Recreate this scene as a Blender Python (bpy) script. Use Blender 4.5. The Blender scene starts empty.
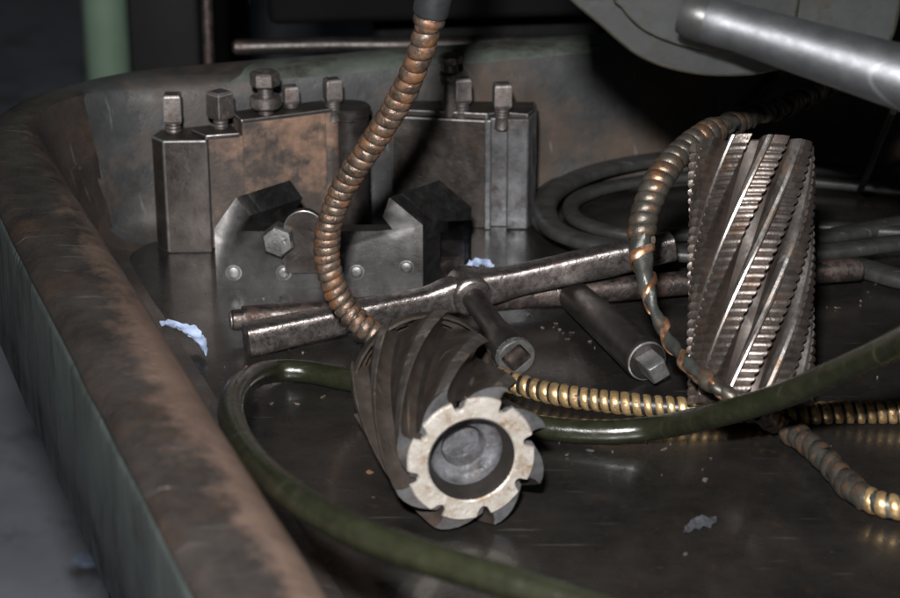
import bpy, bmesh, math, random
from mathutils import Vector, Matrix, Quaternion, noise as mnoise
random.seed(7)
R = math.radians
scene = bpy.context.scene
COL = scene.collection

# ------------------------------------------------------------------ camera
F = 2073.0                      # focal length in pixels of the 900 px wide photograph
PITCH = R(22.0)
CAM = Vector((0, 0, 0.40))
cd = bpy.data.cameras.new('camera'); cam = bpy.data.objects.new('camera', cd); COL.objects.link(cam)
cam.location = CAM; cam.rotation_euler = (R(90) - PITCH, 0, 0)
cd.sensor_width = 36; cd.lens = 36 * F / 900; cd.clip_start = 0.01; cd.clip_end = 60
cd.dof.use_dof = True; cd.dof.focus_distance = 0.965; cd.dof.aperture_fstop = 12.0; cd.dof.aperture_blades = 7
scene.camera = cam

# ------------------------------------------------------------------ world, lamps, exposure
w = bpy.data.worlds.new('World'); scene.world = w; w.use_nodes = True
bg = w.node_tree.nodes['Background']; bg.inputs[0].default_value = (0.80, 0.90, 1.0, 1); bg.inputs[1].default_value = 0.012
ld = bpy.data.lights.new('camera_flash', 'AREA'); ld.shape = 'RECTANGLE'; ld.size = 0.045; ld.size_y = 0.03
ld.energy = 19.5; ld.color = (1.0, 0.985, 0.975)
fl = bpy.data.objects.new('camera_flash', ld); COL.objects.link(fl)
fl.location = CAM + Vector((-0.035, 0.02, 0.118))
fl.rotation_euler = (Vector((0.02, 0.98, 0.02)) - fl.location).to_track_quat('-Z', 'Y').to_euler()
scene.view_settings.view_transform = 'Standard'; scene.view_settings.look = 'None'
scene.view_settings.exposure = 0.0; scene.view_settings.gamma = 1.0
scene.render.engine = 'CYCLES'
scene.cycles.use_denoising = True
scene.cycles.max_bounces = 6
scene.cycles.sample_clamp_indirect = 4.0

# ------------------------------------------------------------------ photograph geometry: pixel -> place
CP, SP = math.cos(PITCH), math.sin(PITCH)
def ray(px, py):
    u, v = (px - 450) / F, (py - 299) / F
    return Vector((u, CP - v * SP, -(SP + v * CP)))
def P(px, py, z=0.0):
    d = ray(px, py); return CAM + d * ((z - CAM.z) / d.z)
def D(px, py, depth):
    return CAM + ray(px, py) * depth

# ------------------------------------------------------------------ materials
def mat(name, base, dark=None, spot=None, spot_amt=0.45, metallic=0.6, rough=0.45, rvar=0.15, scale=60, spot_scale=35,
        bump=0.15, bump_scale=400, coat=0.0, scratch=0.0, spec=0.5, spot_rough=0.75, spot_metal=0.1, aniso=(1,1,1), pit=0.0, wear=None, wear_amt=0.3, wear_scale=30, bump_dist=0.0006, worn_sheen=None):
    m = bpy.data.materials.new(name); m.use_nodes = True
    nt = m.node_tree; N = nt.nodes; L = nt.links
    b = N['Principled BSDF']
    tc = N.new('ShaderNodeTexCoord'); oi = N.new('ShaderNodeObjectInfo')
    ad = N.new('ShaderNodeVectorMath'); ad.operation = 'ADD'
    sc_ = N.new('ShaderNodeVectorMath'); sc_.operation = 'SCALE'; sc_.inputs['Scale'].default_value = 3.0
    cmb = N.new('ShaderNodeCombineXYZ')
    for i in range(3): L.new(oi.outputs['Random'], cmb.inputs[i])
    L.new(cmb.outputs[0], sc_.inputs[0])
    L.new(tc.outputs['Object'], ad.inputs[0]); L.new(sc_.outputs[0], ad.inputs[1])
    mp = N.new('ShaderNodeMapping'); mp.inputs['Scale'].default_value = aniso
    L.new(ad.outputs[0], mp.inputs[0]); vec = mp.outputs[0]
    def noise(s, det=6, ro=0.6, v=vec):
        n = N.new('ShaderNodeTexNoise'); n.inputs['Scale'].default_value = s; n.inputs['Detail'].default_value = det
        n.inputs['Roughness'].default_value = ro; L.new(v, n.inputs['Vector']); return n.outputs['Fac']
    def ramp(f, a, c):
        n = N.new('ShaderNodeMapRange'); n.inputs['From Min'].default_value = a; n.inputs['From Max'].default_value = c
        n.clamp = True; L.new(f, n.inputs['Value']); return n.outputs['Result']
    def mix(f, a, c, kind='RGBA'):
        n = N.new('ShaderNodeMix'); n.data_type = kind
        i = {'RGBA': (6, 7, 2), 'FLOAT': (2, 3, 0)}[kind]
        L.new(f, n.inputs[0])
        for k, x in ((i[0], a), (i[1], c)):
            if isinstance(x, bpy.types.NodeSocket): L.new(x, n.inputs[k])
            else: n.inputs[k].default_value = (*x, 1) if kind == 'RGBA' else x
        return n.outputs[i[2]]
    dark = dark or tuple(c * 0.45 for c in base)
    col = mix(ramp(noise(scale, 9, 0.7), 0.35, 0.66), dark, base)
    fine = noise(bump_scale, 4, 0.7)
    rg = mix(ramp(noise(scale * 2.3), 0.3, 0.7), max(0.04, rough - rvar), min(1, rough + rvar), 'FLOAT')
    mt = None
    if spot:
        sf = ramp(noise(spot_scale, 10, 0.72), 1 - spot_amt - 0.05, 1 - spot_amt + 0.08)
        sf2 = mix(ramp(noise(spot_scale * 5), 0.3, 0.7), tuple(c * 0.5 for c in spot), spot)
        col = mix(sf, col, sf2); rg = mix(sf, rg, spot_rough, 'FLOAT'); mt = mix(sf, metallic, spot_metal, 'FLOAT')
    if scratch:
        wv = N.new('ShaderNodeMapping'); wv.inputs['Scale'].default_value = (25, 400, 25); wv.inputs['Rotation'].default_value = (0, 0, 0.5)
        L.new(ad.outputs[0], wv.inputs[0])
        s1 = ramp(noise(1.0, 3, 0.5, wv.outputs[0]), 0.66, 0.72)
        s2 = N.new('ShaderNodeMath'); s2.operation = 'MULTIPLY'; L.new(s1, s2.inputs[0]); s2.inputs[1].default_value = scratch
        col = mix(s2.outputs[0], col, tuple(min(1, c * 2.4 + 0.03) for c in base))
    if worn_sheen:
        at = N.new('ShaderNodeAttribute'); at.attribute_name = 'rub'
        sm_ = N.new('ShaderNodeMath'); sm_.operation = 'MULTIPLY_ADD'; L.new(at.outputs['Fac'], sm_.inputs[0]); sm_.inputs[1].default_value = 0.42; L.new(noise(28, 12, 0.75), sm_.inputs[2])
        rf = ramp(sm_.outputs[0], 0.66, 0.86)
        rcol = mix(ramp(noise(70, 8, 0.7), 0.3, 0.7), tuple(c * 0.62 for c in worn_sheen), worn_sheen)
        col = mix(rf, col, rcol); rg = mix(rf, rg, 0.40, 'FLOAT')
    if wear:
        wf = ramp(noise(wear_scale, 10, 0.72), 1 - wear_amt - 0.02, 1 - wear_amt + 0.05)
        col = mix(wf, col, wear); rg = mix(wf, rg, 0.36, 'FLOAT')
        mt = mix(wf, metallic if mt is None else mt, 0.7, 'FLOAT')
    L.new(col, b.inputs['Base Color']); L.new(rg, b.inputs['Roughness'])
    if mt is not None: L.new(mt, b.inputs['Metallic'])
    else: b.inputs['Metallic'].default_value = metallic
    b.inputs['Specular IOR Level'].default_value = spec
    if coat: b.inputs['Coat Weight'].default_value = coat; b.inputs['Coat Roughness'].default_value = 0.12
    bp = N.new('ShaderNodeBump'); bp.inputs['Strength'].default_value = bump; bp.inputs['Distance'].default_value = bump_dist
    h = fine
    if pit:
        pt = ramp(noise(bump_scale * 0.35, 3, 0.5), 0.28, 0.42)
        mm = N.new('ShaderNodeMath'); mm.operation = 'MULTIPLY_ADD'; L.new(pt, mm.inputs[0]); mm.inputs[1].default_value = pit; L.new(fine, mm.inputs[2]); h = mm.outputs[0]
    L.new(h, bp.inputs['Height']); L.new(bp.outputs[0], b.inputs['Normal'])
    return m

M = {}
M['tray_floor'] = mat('oily_tray_floor', (0.028, 0.025, 0.023), (0.012, 0.011, 0.010), (0.062, 0.034, 0.021), 0.35, 0.25, 0.28, 0.10, 26, 75, 0.25, 600, coat=0.35, spec=0.5, spot_rough=0.40, scratch=0.45, wear=(0.080, 0.077, 0.073), wear_amt=0.33, wear_scale=65)
M['rim'] = mat('worn_tray_rim', (0.058, 0.050, 0.046), (0.026, 0.023, 0.022), (0.080, 0.056, 0.044), 0.44, 0.25, 0.32, 0.10, 40, 22, 0.35, 900, spot_rough=0.36, spot_metal=0.3, scratch=0.6, pit=1.0, worn_sheen=(0.19, 0.130, 0.102), wear=(0.36, 0.34, 0.32), wear_amt=0.32, wear_scale=34)  # brown shoulder colour carries wear and a painted sheen
M['rear'] = mat('grey_tray_wall', (0.062, 0.064, 0.066), (0.028, 0.029, 0.030), (0.085, 0.061, 0.046), 0.49, 0.15, 0.42, 0.12, 20, 11, 0.3, 400, scratch=0.5, pit=0.7, wear=(0.15, 0.15, 0.15), wear_amt=0.325, wear_scale=36)
M['ledge'] = mat('pale_green_ledge', (0.11, 0.128, 0.108), (0.06, 0.07, 0.06), (0.045, 0.04, 0.034), 0.44, 0.0, 0.6, 0.1, 40, 30, 0.2, 300)
M['flange'] = mat('green_grey_paint', (0.066, 0.080, 0.073), (0.036, 0.043, 0.040), (0.013, 0.013, 0.012), 0.44, 0.0, 0.42, 0.1, 40, 48, 0.4, 400, scratch=0.4, aniso=(1, 1, 0.35), pit=0.9)
M['holder'] = mat('dark_tool_steel', (0.125, 0.110, 0.102), (0.058, 0.050, 0.046), (0.10, 0.058, 0.034), 0.40, 0.88, 0.42, 0.1, 60, 36, 0.22, 700, spot_rough=0.46, spot_metal=0.6, pit=0.6, scratch=0.4)
M['holder_rust'] = mat('rust_panel', (0.105, 0.082, 0.070), (0.055, 0.045, 0.041), (0.25, 0.155, 0.108), 0.48, 0.3, 0.55, 0.1, 60, 30, 0.35, 600, pit=0.7)
M['holder_bare'] = mat('bare_ground_steel', (0.19, 0.195, 0.205), (0.075, 0.074, 0.076), (0.06, 0.047, 0.04), 0.45, 0.7, 0.42, 0.12, 70, 55, 0.15, 600, scratch=0.6)
M['screw'] = mat('screw_steel', (0.26, 0.235, 0.225), (0.13, 0.115, 0.11), (0.13, 0.09, 0.07), 0.42, 0.85, 0.46, 0.1, 120, 90, 0.2, 700, pit=0.5)
M['clamp'] = mat('black_oxide_steel', (0.115, 0.112, 0.112), (0.065, 0.063, 0.062), (0.065, 0.053, 0.047), 0.40, 0.95, 0.43, 0.06, 110, 90, 0.25, 1500, scratch=0.6, pit=0.3, spot_metal=0.7, spot_rough=0.47)
M['bolt'] = mat('dark_bolt_steel', (0.30, 0.30, 0.30), (0.16, 0.16, 0.16), (0.10, 0.08, 0.07), 0.35, 0.95, 0.46, 0.08, 150, 90, 0.3, 800, pit=0.8)
M['rivet'] = mat('bright_rivet_steel', (0.34, 0.34, 0.33), (0.16, 0.16, 0.155), (0.14, 0.10, 0.08), 0.35, 0.7, 0.36, 0.1, 200, 150, 0.2, 900)
M['key'] = mat('worn_key_steel', (0.54, 0.50, 0.485), (0.22, 0.19, 0.18), (0.12, 0.082, 0.070), 0.45, 0.95, 0.29, 0.1, 190, 230, 0.3, 1300, spot_rough=0.40, spot_metal=0.8, pit=0.4, scratch=0.5)
M['key_dark'] = mat('dark_key_steel', (0.17, 0.145, 0.137), (0.07, 0.058, 0.054), (0.10, 0.058, 0.044), 0.45, 0.9, 0.40, 0.1, 120, 110, 0.35, 900, pit=0.8, scratch=0.4, spot_metal=0.5)
M['shank'] = mat('black_shank_steel', (0.085, 0.076, 0.072), (0.045, 0.040, 0.038), (0.06, 0.045, 0.038), 0.35, 0.8, 0.42, 0.1, 90, 80, 0.2, 700)
M['bright'] = mat('bare_bright_steel', (0.55, 0.55, 0.54), (0.30, 0.30, 0.29), (0.16, 0.12, 0.10), 0.33, 0.85, 0.30, 0.1, 150, 120, 0.2, 900)
M['rough_core'] = mat('cutter_flute_steel', (0.055, 0.040, 0.033), (0.026, 0.020, 0.017), (0.045, 0.028, 0.02), 0.45, 0.4, 0.5, 0.1, 80, 60, 0.12, 700)  # gullet shade put into the colour as a darker steel
M['rough_tooth'] = mat('cutter_tooth_steel', (0.26, 0.228, 0.21), (0.13, 0.108, 0.098), (0.13, 0.080, 0.055), 0.45, 0.9, 0.42, 0.08, 110, 80, 0.3, 900, spot_rough=0.48, spot_metal=0.65, pit=0.7)
M['mill_tooth'] = mat('oily_mill_steel', (0.110, 0.090, 0.077), (0.058, 0.046, 0.039), (0.10, 0.062, 0.042), 0.40, 0.65, 0.36, 0.08, 80, 60, 0.25, 900, spot_metal=0.5, spot_rough=0.42, scratch=0.5)
M['mill_core'] = mat('grimy_mill_gullet', (0.030, 0.025, 0.022), (0.016, 0.014, 0.012), None, 0, 0.3, 0.45, 0.08, 80, 60, 0.2, 700)  # shade of gullets and bore wall painted in as near-black steel
M['mill_land'] = mat('ground_mill_land', (0.30, 0.275, 0.25), (0.16, 0.14, 0.125), (0.11, 0.075, 0.05), 0.42, 0.85, 0.40, 0.08, 90, 80, 0.2, 900)  # tooth-edge highlight painted in as a paler steel
M['rough_back'] = mat('ground_tooth_back', (0.52, 0.485, 0.46), (0.31, 0.28, 0.26), (0.26, 0.16, 0.10), 0.42, 0.95, 0.36, 0.08, 110, 60, 0.2, 900, spot_rough=0.46, spot_metal=0.7, scratch=0.4)  # flash reflection on the tooth backs painted in as a brighter steel
M['mill_face'] = mat('worn_pale_end_face', (0.60, 0.575, 0.54), (0.40, 0.35, 0.29), (0.24, 0.16, 0.10), 0.44, 0.45, 0.42, 0.1, 130, 110, 0.45, 900, spot_rough=0.5, pit=0.7)
M['mill_bore'] = mat('bore_steel', (0.17, 0.17, 0.185), (0.05, 0.05, 0.054), (0.08, 0.06, 0.05), 0.44, 0.4, 0.5, 0.1, 130, 100, 0.5, 600, pit=1.0)
M['rust_coil'] = mat('rusty_coil_strip', (0.24, 0.185, 0.145), (0.075, 0.052, 0.040), (0.23, 0.095, 0.036), 0.47, 0.65, 0.34, 0.12, 210, 120, 0.45, 800, spot_rough=0.55, spot_metal=0.2, pit=0.9)
M['brass_coil'] = mat('brass_coil_strip', (0.68, 0.48, 0.24), (0.36, 0.235, 0.11), (0.10, 0.068, 0.040), 0.43, 0.75, 0.36, 0.1, 190, 120, 0.3, 900)
M['copper'] = mat('copper_strip', (0.50, 0.27, 0.15), (0.27, 0.14, 0.08), (0.07, 0.06, 0.05), 0.44, 0.85, 0.34, 0.08, 160, 90, 0.15, 900)
M['grimy_coil'] = mat('grimy_coil_strip', (0.13, 0.115, 0.095), (0.055, 0.050, 0.043), (0.42, 0.22, 0.115), 0.43, 0.65, 0.38, 0.1, 150, 110, 0.35, 800, spot_metal=0.8, spot_rough=0.36)
M['black_tube'] = mat('black_inner_tube', (0.020, 0.020, 0.018), (0.011, 0.011, 0.010), (0.04, 0.035, 0.03), 0.35, 0.0, 0.4, 0.1, 120, 90, 0.2, 700)
M['grey_tube'] = mat('greasy_grey_tube', (0.060, 0.062, 0.056), (0.026, 0.027, 0.025), (0.085, 0.055, 0.035), 0.40, 0.2, 0.38, 0.1, 120, 90, 0.35, 500)
M['green_hose'] = mat('dark_green_rubber', (0.019, 0.0203, 0.0108), (0.010, 0.0112, 0.0065), (0.032, 0.031, 0.023), 0.36, 0.0, 0.24, 0.07, 120, 90, 0.2, 700, coat=0.35, spot_rough=0.40, scratch=0.4)
M['rubber'] = mat('black_cable_rubber', (0.040, 0.040, 0.039), (0.020, 0.020, 0.019), (0.10, 0.098, 0.092), 0.36, 0.0, 0.45, 0.08, 60, 80, 0.25, 500, aniso=(1, 2, 1), scratch=0.5)
M['cast_paint'] = mat('grey_machine_paint', (0.036, 0.038, 0.038), (0.020, 0.021, 0.021), (0.028, 0.025, 0.02), 0.42, 0.1, 0.45, 0.08, 20, 36, 0.25, 250, scratch=0.4, pit=0.4, spot_rough=0.55)
M['chrome'] = mat('polished_rod_steel', (0.12, 0.124, 0.132), (0.08, 0.084, 0.09), None, 0, 0.85, 0.52, 0.06, 60, 30, 0.15, 300, scratch=0.4)
M['black_iron'] = mat('black_machine_paint', (0.005, 0.005, 0.0055), (0.003, 0.003, 0.003), None, 0, 0.0, 0.7, 0.1, 12, 20, 0.1, 200, spec=0.12)  # black colour stands for the dark void and the tray's shadow
M['dark_paint'] = mat('dark_grey_paint', (0.012, 0.0122, 0.013), (0.007, 0.0073, 0.008), None, 0, 0.0, 0.6, 0.1, 8, 20, 0.1, 200, spec=0.2)
M['blue_paint'] = mat('blue_grey_paint', (0.060, 0.070, 0.090), (0.036, 0.042, 0.055), None, 0, 0.0, 0.5, 0.1, 10, 20, 0.1, 200)
M['post_green'] = mat('green_post_paint', (0.32, 0.46, 0.34), (0.26, 0.38, 0.28), None, 0, 0.0, 0.5, 0.1, 10, 20, 0.1, 200)
M['concrete'] = mat('shop_floor_concrete', (0.36, 0.38, 0.43), (0.25, 0.265, 0.31), (0.16, 0.16, 0.18), 0.42, 0.0, 0.7, 0.1, 5, 9, 0.2, 80)
M['paper'] = mat('pale_blue_scrap', (0.46, 0.55, 0.72), (0.26, 0.33, 0.50), (0.20, 0.19, 0.19), 0.40, 0.0, 0.55, 0.1, 200, 180, 0.4, 500)
M['chips'] = mat('metal_chips', (0.24, 0.22, 0.20), (0.08, 0.068, 0.058), (0.20, 0.10, 0.05), 0.45, 0.6, 0.4, 0.1, 80, 60, 0.1, 800)
M['flake'] = mat('pale_grey_flake', (0.075, 0.08, 0.088), (0.03, 0.032, 0.036), None, 0, 0.0, 0.6, 0.1, 220, 20, 0.3, 500, spec=0.2)

EDGE = {}
for k_, b_, e_ in (('holder', (0.10, 0.09, 0.085), (0.22, 0.215, 0.215)), ('screw', (0.15, 0.135, 0.13), (0.35, 0.34, 0.33)), ('clamp', (0.15, 0.145, 0.14), (0.40, 0.40, 0.40)), ('bolt', (0.12, 0.12, 0.12), (0.4, 0.4, 0.4)), ('cast_paint', (0.04, 0.042, 0.04), (0.08, 0.077, 0.06))):
    EDGE[k_] = mat(k_ + '_worn_edge', e_, tuple(c * .6 for c in e_), b_, 0.46, 0.6, 0.38, 0.1, 120, 90, 0.15, 700, spot_rough=0.42, spot_metal=0.4)

# ------------------------------------------------------------------ mesh helpers
def obj(name, verts, faces, m, parent=None, origin=None, sharp=38, bevel=0.0, seg=2):
    """one mesh object; verts in world coordinates, origin where the object stands (or the parent's place)"""
    if parent is not None and origin is None: pm = parent.matrix_world.inverted()
    elif origin is not None: pm = Matrix.Translation(-Vector(origin))
    else: pm = Matrix()
    me = bpy.data.meshes.new(name)
    bm = bmesh.new()
    vs = [bm.verts.new(pm @ Vector(v)) for v in verts]
    for f in faces:
        try: bm.faces.new([vs[i] for i in f])
        except ValueError: pass
    bmesh.ops.recalc_face_normals(bm, faces=bm.faces)
    if bevel:
        es = [e for e in bm.edges if len(e.link_faces) == 2 and e.calc_face_angle(0) > R(25)]
        res = bmesh.ops.bevel(bm, geom=es, offset=bevel, segments=seg, profile=0.5, affect='EDGES', clamp_overlap=True)
        if m in EDGE:
            for f in res['faces']: f.material_index = 1
        bmesh.ops.recalc_face_normals(bm, faces=bm.faces)
    for f in bm.faces: f.smooth = True
    for e in bm.edges:
        if len(e.link_faces) == 2 and e.calc_face_angle(0) > R(sharp if not bevel else (15 if bevel < .002 else 50)): e.smooth = False
    bm.to_mesh(me); bm.free()
    me.materials.append(M[m])
    if bevel and m in EDGE: me.materials.append(EDGE[m])
    o = bpy.data.objects.new(name, me); COL.objects.link(o)
    if parent is not None: o.parent = parent
    if origin is not None: o.location = origin
    return o
def tag(o, label=None, cat=None, group=None, kind=None):
    if label: o['label'] = label
    if cat: o['category'] = cat
    if group: o['group'] = group
    if kind: o['kind'] = kind
    return o
def thing(name, label, cat, loc=(0, 0, 0), group=None):
    o = bpy.data.objects.new(name, None); COL.objects.link(o); o.empty_display_size = 0.02
    o.location = loc; o.matrix_world = Matrix.Translation(Vector(loc))
    return tag(o, label, cat, group)
class MB:
    def __init__(s): s.v = []; s.f = []
    def add(s, v, f):
        n = len(s.v); s.v += [Vector(x) for x in v]; s.f += [[i + n for i in q] for q in f]; return s
    def rings(s, rings, cap0=True, cap1=True, closed=True):
        n = len(rings[0]); v = [p for r in rings for p in r]; f = []
        for i in range(len(rings) - 1):
            for j in range(n if closed else n - 1):
                k = (j + 1) % n
                f.append([i * n + j, i * n + k, (i + 1) * n + k, (i + 1) * n + j])
        if cap0: f.append(list(range(n))[::-1])
        if cap1: f.append([(len(rings) - 1) * n + j for j in range(n)])
        return s.add(v, f)
    def prism(s, poly, z0, z1):
        return s.rings([[Vector((x, y, z0)) for x, y in poly], [Vector((x, y, z1)) for x, y in poly]])
    def box(s, a, b):
        return s.prism([(a[0], a[1]), (b[0], a[1]), (b[0], b[1]), (a[0], b[1])], a[2], b[2])
    def lathe(s, base, axis, prof, n=24, phase=0.0, cap0=True, cap1=True):
        """prof: list of (distance along axis, radius)"""
        fr = frame(axis); base = Vector(base); a = Vector(axis).normalized()
        rr = []
        for t, r in prof:
            rr.append([base + a * t + (fr[0] * math.cos(phase + 2 * math.pi * j / n) + fr[1] * math.sin(phase + 2 * math.pi * j / n)) * r for j in range(n)])
        return s.rings(rr, cap0, cap1)
    def obj(s, name, m, parent=None, **k): return obj(name, s.v, s.f, m, parent, **k)
def frame(axis):
    a = Vector(axis).normalized(); up = Vector((0, 0, 1)) if abs(a.z) < 0.9 else Vector((0, 1, 0))
    x = a.cross(up).normalized(); return x, x.cross(a).normalized()
def spline(pts, step):
    """centripetal-ish Catmull-Rom through pts, resampled every `step` metres"""
    pts = [Vector(p) for p in pts]
    e = [pts[0] * 2 - pts[1]] + pts + [pts[-1] * 2 - pts[-2]]
    fine = []
    for i in range(1, len(e) - 2):
        p0, p1, p2, p3 = e[i - 1], e[i], e[i + 1], e[i + 2]
        for k in range(24):
            t = k / 24
            fine.append(0.5 * (2 * p1 + (p2 - p0) * t + (2 * p0 - 5 * p1 + 4 * p2 - p3) * t * t + (3 * p1 - p0 - 3 * p2 + p3) * t ** 3))
    fine.append(pts[-1])
    L = [0]
    for a, b in zip(fine, fine[1:]): L.append(L[-1] + (b - a).length)
    n = max(2, int(L[-1] / step)); out = []; j = 0
    for i in range(n + 1):
        s = L[-1] * i / n
        while j < len(L) - 2 and L[j + 1] < s: j += 1
        t = (s - L[j]) / max(1e-9, L[j + 1] - L[j]); out.append(fine[j].lerp(fine[j + 1], min(1, max(0, t))))
    return out, L[-1]
class Path:
    def __init__(s, pts, step=0.001):
        s.p, s.len = spline(pts, step); n = len(s.p); s.n = n
        s.t = [(s.p[min(n - 1, i + 1)] - s.p[max(0, i - 1)]).normalized() for i in range(n)]
        x, y = frame(s.t[0]); s.x = [x]
        for i in range(1, n):
            q = s.t[i - 1].rotation_difference(s.t[i]); s.x.append((q @ s.x[-1]).normalized())
    def at(s, d):
        f = min(max(d / s.len, 0), 1) * (s.n - 1); i = min(int(f), s.n - 2); k = f - i
        p = s.p[i].lerp(s.p[i + 1], k); t = s.t[i].lerp(s.t[i + 1], k).normalized()
        x = s.x[i].lerp(s.x[i + 1], k); x = (x - t * x.dot(t)).normalized()
        if d < 0: p = p + t * d
        if d > s.len: p = p + t * (d - s.len)
        return p, t, x, t.cross(x)
def tube_mb(path, r, n=16, step=0.004, d0=0.0, d1=None, mb=None, wob=0.0):
    mb = mb or MB(); d1 = path.len if d1 is None else d1
    k = max(2, int((d1 - d0) / step)); rr = []
    for i in range(k + 1):
        d = d0 + (d1 - d0) * i / k; p, t, x, y = path.at(d)
        q = r(d) if callable(r) else r
        rr.append([p + (x * math.cos(a) + y * math.sin(a)) * (q * (1 + wob * math.sin(3 * a + d * 260) + wob * math.sin(2 * a - d * 410))) for a in [2 * math.pi * j / n for j in range(n)]])
    return mb.rings(rr)
def winding_mb(path, r, pitch, width, bulge, d0, d1, n=22, m=5, jit=0.0, th0=0.0):
    """a strip wound as a helix round the path: r, pitch, width may be functions of the distance"""
    g = lambda q, d: q(d) if callable(q) else q
    rows = []; d = d0; th = th0
    while d < d1:
        p_, w_ = g(pitch, d), g(width, d); row = []
        for j in range(m + 1):
            u = j / m * 2 - 1
            p, t, x, y = path.at(d + u * w_ / 2)
            h = bulge * math.sqrt(max(0, 1 - (u * 0.98) ** 2)) + jit * math.sin(d * 900 + th) * math.sin(th * 0.37)
            row.append(p + (x * math.cos(th) + y * math.sin(th)) * (g(r, d) + h))
        p, t, x, y = path.at(d)
        row.append(path.at(d + w_ * 0.35)[0] + (x * math.cos(th) + y * math.sin(th)) * (g(r, d) - 0.0006))
        row.append(path.at(d - w_ * 0.35)[0] + (x * math.cos(th) + y * math.sin(th)) * (g(r, d) - 0.0006))
        rows.append(row); th += 2 * math.pi / n; d += p_ / n
    return MB().rings(rows)

# ================================================================== THE SETTING
# shop floor far below the tray
MB().box((-3.5, -1.0, -0.60), (4.5, 6.0, -0.55)).obj('workshop_floor', 'concrete', origin=(0, 0, -0.55))
tag(bpy.data.objects['workshop_floor'], kind='structure')
MB().box((-3.5, 5.0, -0.76), (4.5, 5.1, 2.5)).obj('workshop_wall', 'dark_paint', origin=(0, 5, -0.55))
tag(bpy.data.objects['workshop_wall'], kind='structure')

# the tray: contours lofted from the flange over the rim down to the floor
LA, LD = Vector((-0.152, 0.747)), Vector((-0.350, 0.937)).normalized()        # outer left line
BA, BD = Vector((-0.1617, 1.135)), Vector((0.956, 0.292)).normalized()        # outer rear line
LN, BN = Vector((LD.y, -LD.x)), Vector((BD.y, -BD.x))                          # inward normals
def contour(a, b, z, r, nl=90, na=20, nb=90):
    la, ba = LA + LN * a, BA + BN * b
    # corner of the two offset lines
    den = LD.x * BD.y - LD.y * BD.x
    t = ((ba.x - la.x) * BD.y - (ba.y - la.y) * BD.x) / den
    c = la + LD * t
    ang = math.acos(max(-1, min(1, LD.dot(BD)))); tl = r * math.tan(ang / 2)
    s0, s1 = c - LD * tl, c + BD * tl
    near = la + LD * ((0.28 - la.y) / LD.y); far = ba + BD * ((0.75 - ba.x) / BD.x)
    pts = [near.lerp(s0, i / nl) for i in range(nl)]
    cc = s0 + LN * r
    a0 = math.atan2(-LN.y, -LN.x); 
    for i in range(na + 1):
        q = a0 - ang * i / na
        pts.append(cc + Vector((math.cos(q), math.sin(q))) * r)
    pts += [s1.lerp(far, (i + 1) / nb) for i in range(nb)]
    return [Vector((p.x, p.y, z)) for p in pts]
tray = thing('chip_tray', 'wide worn steel chip tray holding the tools, its rim rubbed to bare brown metal', 'tray', (0.2, 0.9, 0))
def loft(name, m, rows, pick=None):
    mb = MB(); mb.rings([contour(*q) for q in rows], False, False, closed=False)
    for v in mb.v:
        n1 = mnoise.noise(v * 22); n2 = mnoise.noise(v * 60 + Vector((3, 5, 1)))
        v.z += .0009 * n1 + .0003 * n2; v.x += .0006 * mnoise.noise(v * 30 + Vector((9, 0, 0)))
    if pick:
        mb.f = [f for f in mb.f if pick(sum((mb.v[i] for i in f), Vector()) / len(f))]
    return mb.obj(name, m, tray, sharp=60)
def cross(a, b):
    la, ba = LA + LN * a, BA + BN * b
    return la + LD * (((ba.x - la.x) * BD.y - (ba.y - la.y) * BD.x) / (LD.x * BD.y - LD.y * BD.x))
outer_c, inner_c = cross(0, 0), cross(0.078, 0.050)
dg = (inner_c - outer_c).normalized()
def side(p): return (p.y - outer_c.y) * dg.x - (p.x - outer_c.x) * dg.y           # < 0 on the left run, > 0 on the rear run
loft('outer_flange', 'flange', [(0.010, 0.010, -0.001, .12), (0.004, 0.004, -0.0015, .129), (0.0, 0.0, 0.002, .13), (0.0, 0.0, 0.074, .13), (0.001, 0.001, 0.0775, .13), (0.004, 0.004, 0.0785, .13)])
ROWS = [(0.0025, 0.0025, 0.076, .13), (0.0006, .0006, 0.0790, .13), (0.0012, 0.0012, 0.0805, .13), (0.0055, 0.0055, 0.0838, .125), (0.0068, 0.0068, 0.0842, .124), (0.020, 0.022, 0.0848, .10), (0.030, 0.033, 0.0840, .085),
     (0.0365, 0.0375, 0.081, .07), (0.042, 0.0395, 0.073, .062), (0.048, 0.0403, 0.056, .055), (0.054, 0.0408, 0.037, .05), (0.061, 0.0416, 0.018, .046), (0.067, 0.0432, 0.0085, .036), (0.074, 0.0470, 0.003, .035), (0.084, 0.054, 0.0004, .034)]
LEDGE_X = -0.115
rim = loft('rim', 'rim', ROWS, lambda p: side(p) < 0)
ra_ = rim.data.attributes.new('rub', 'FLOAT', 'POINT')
for i_, v_ in enumerate(rim.data.vertices):                                # shoulder wear and sheen painted in as lighter brown, stronger towards the near end
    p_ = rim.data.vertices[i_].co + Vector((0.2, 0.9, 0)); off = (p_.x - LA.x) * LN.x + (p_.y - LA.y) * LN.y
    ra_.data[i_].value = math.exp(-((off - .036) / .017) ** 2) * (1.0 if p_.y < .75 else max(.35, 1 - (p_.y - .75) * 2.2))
loft('rear_wall', 'rear', ROWS, lambda p: side(p) >= 0 and not (p.z > 0.0815 and p.x > LEDGE_X))
loft('rear_ledge', 'ledge', ROWS, lambda p: side(p) >= 0 and p.z > 0.0815 and p.x > LEDGE_X)
# floor panel
fr = contour(0.0815, 0.0515, 0.0, .034)
mb = MB(); pts = fr + [Vector((0.75, 0.28, 0))]
mb.add([(p.x, p.y, 0.0) for p in pts], [list(range(len(pts)))])
mb.obj('floor_panel', 'tray_floor', tray)
mb = MB(); mb.add([(p.x, p.y, -0.012) for p in pts], [list(range(len(pts)))]); mb.obj('underside', 'black_iron', tray)

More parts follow.
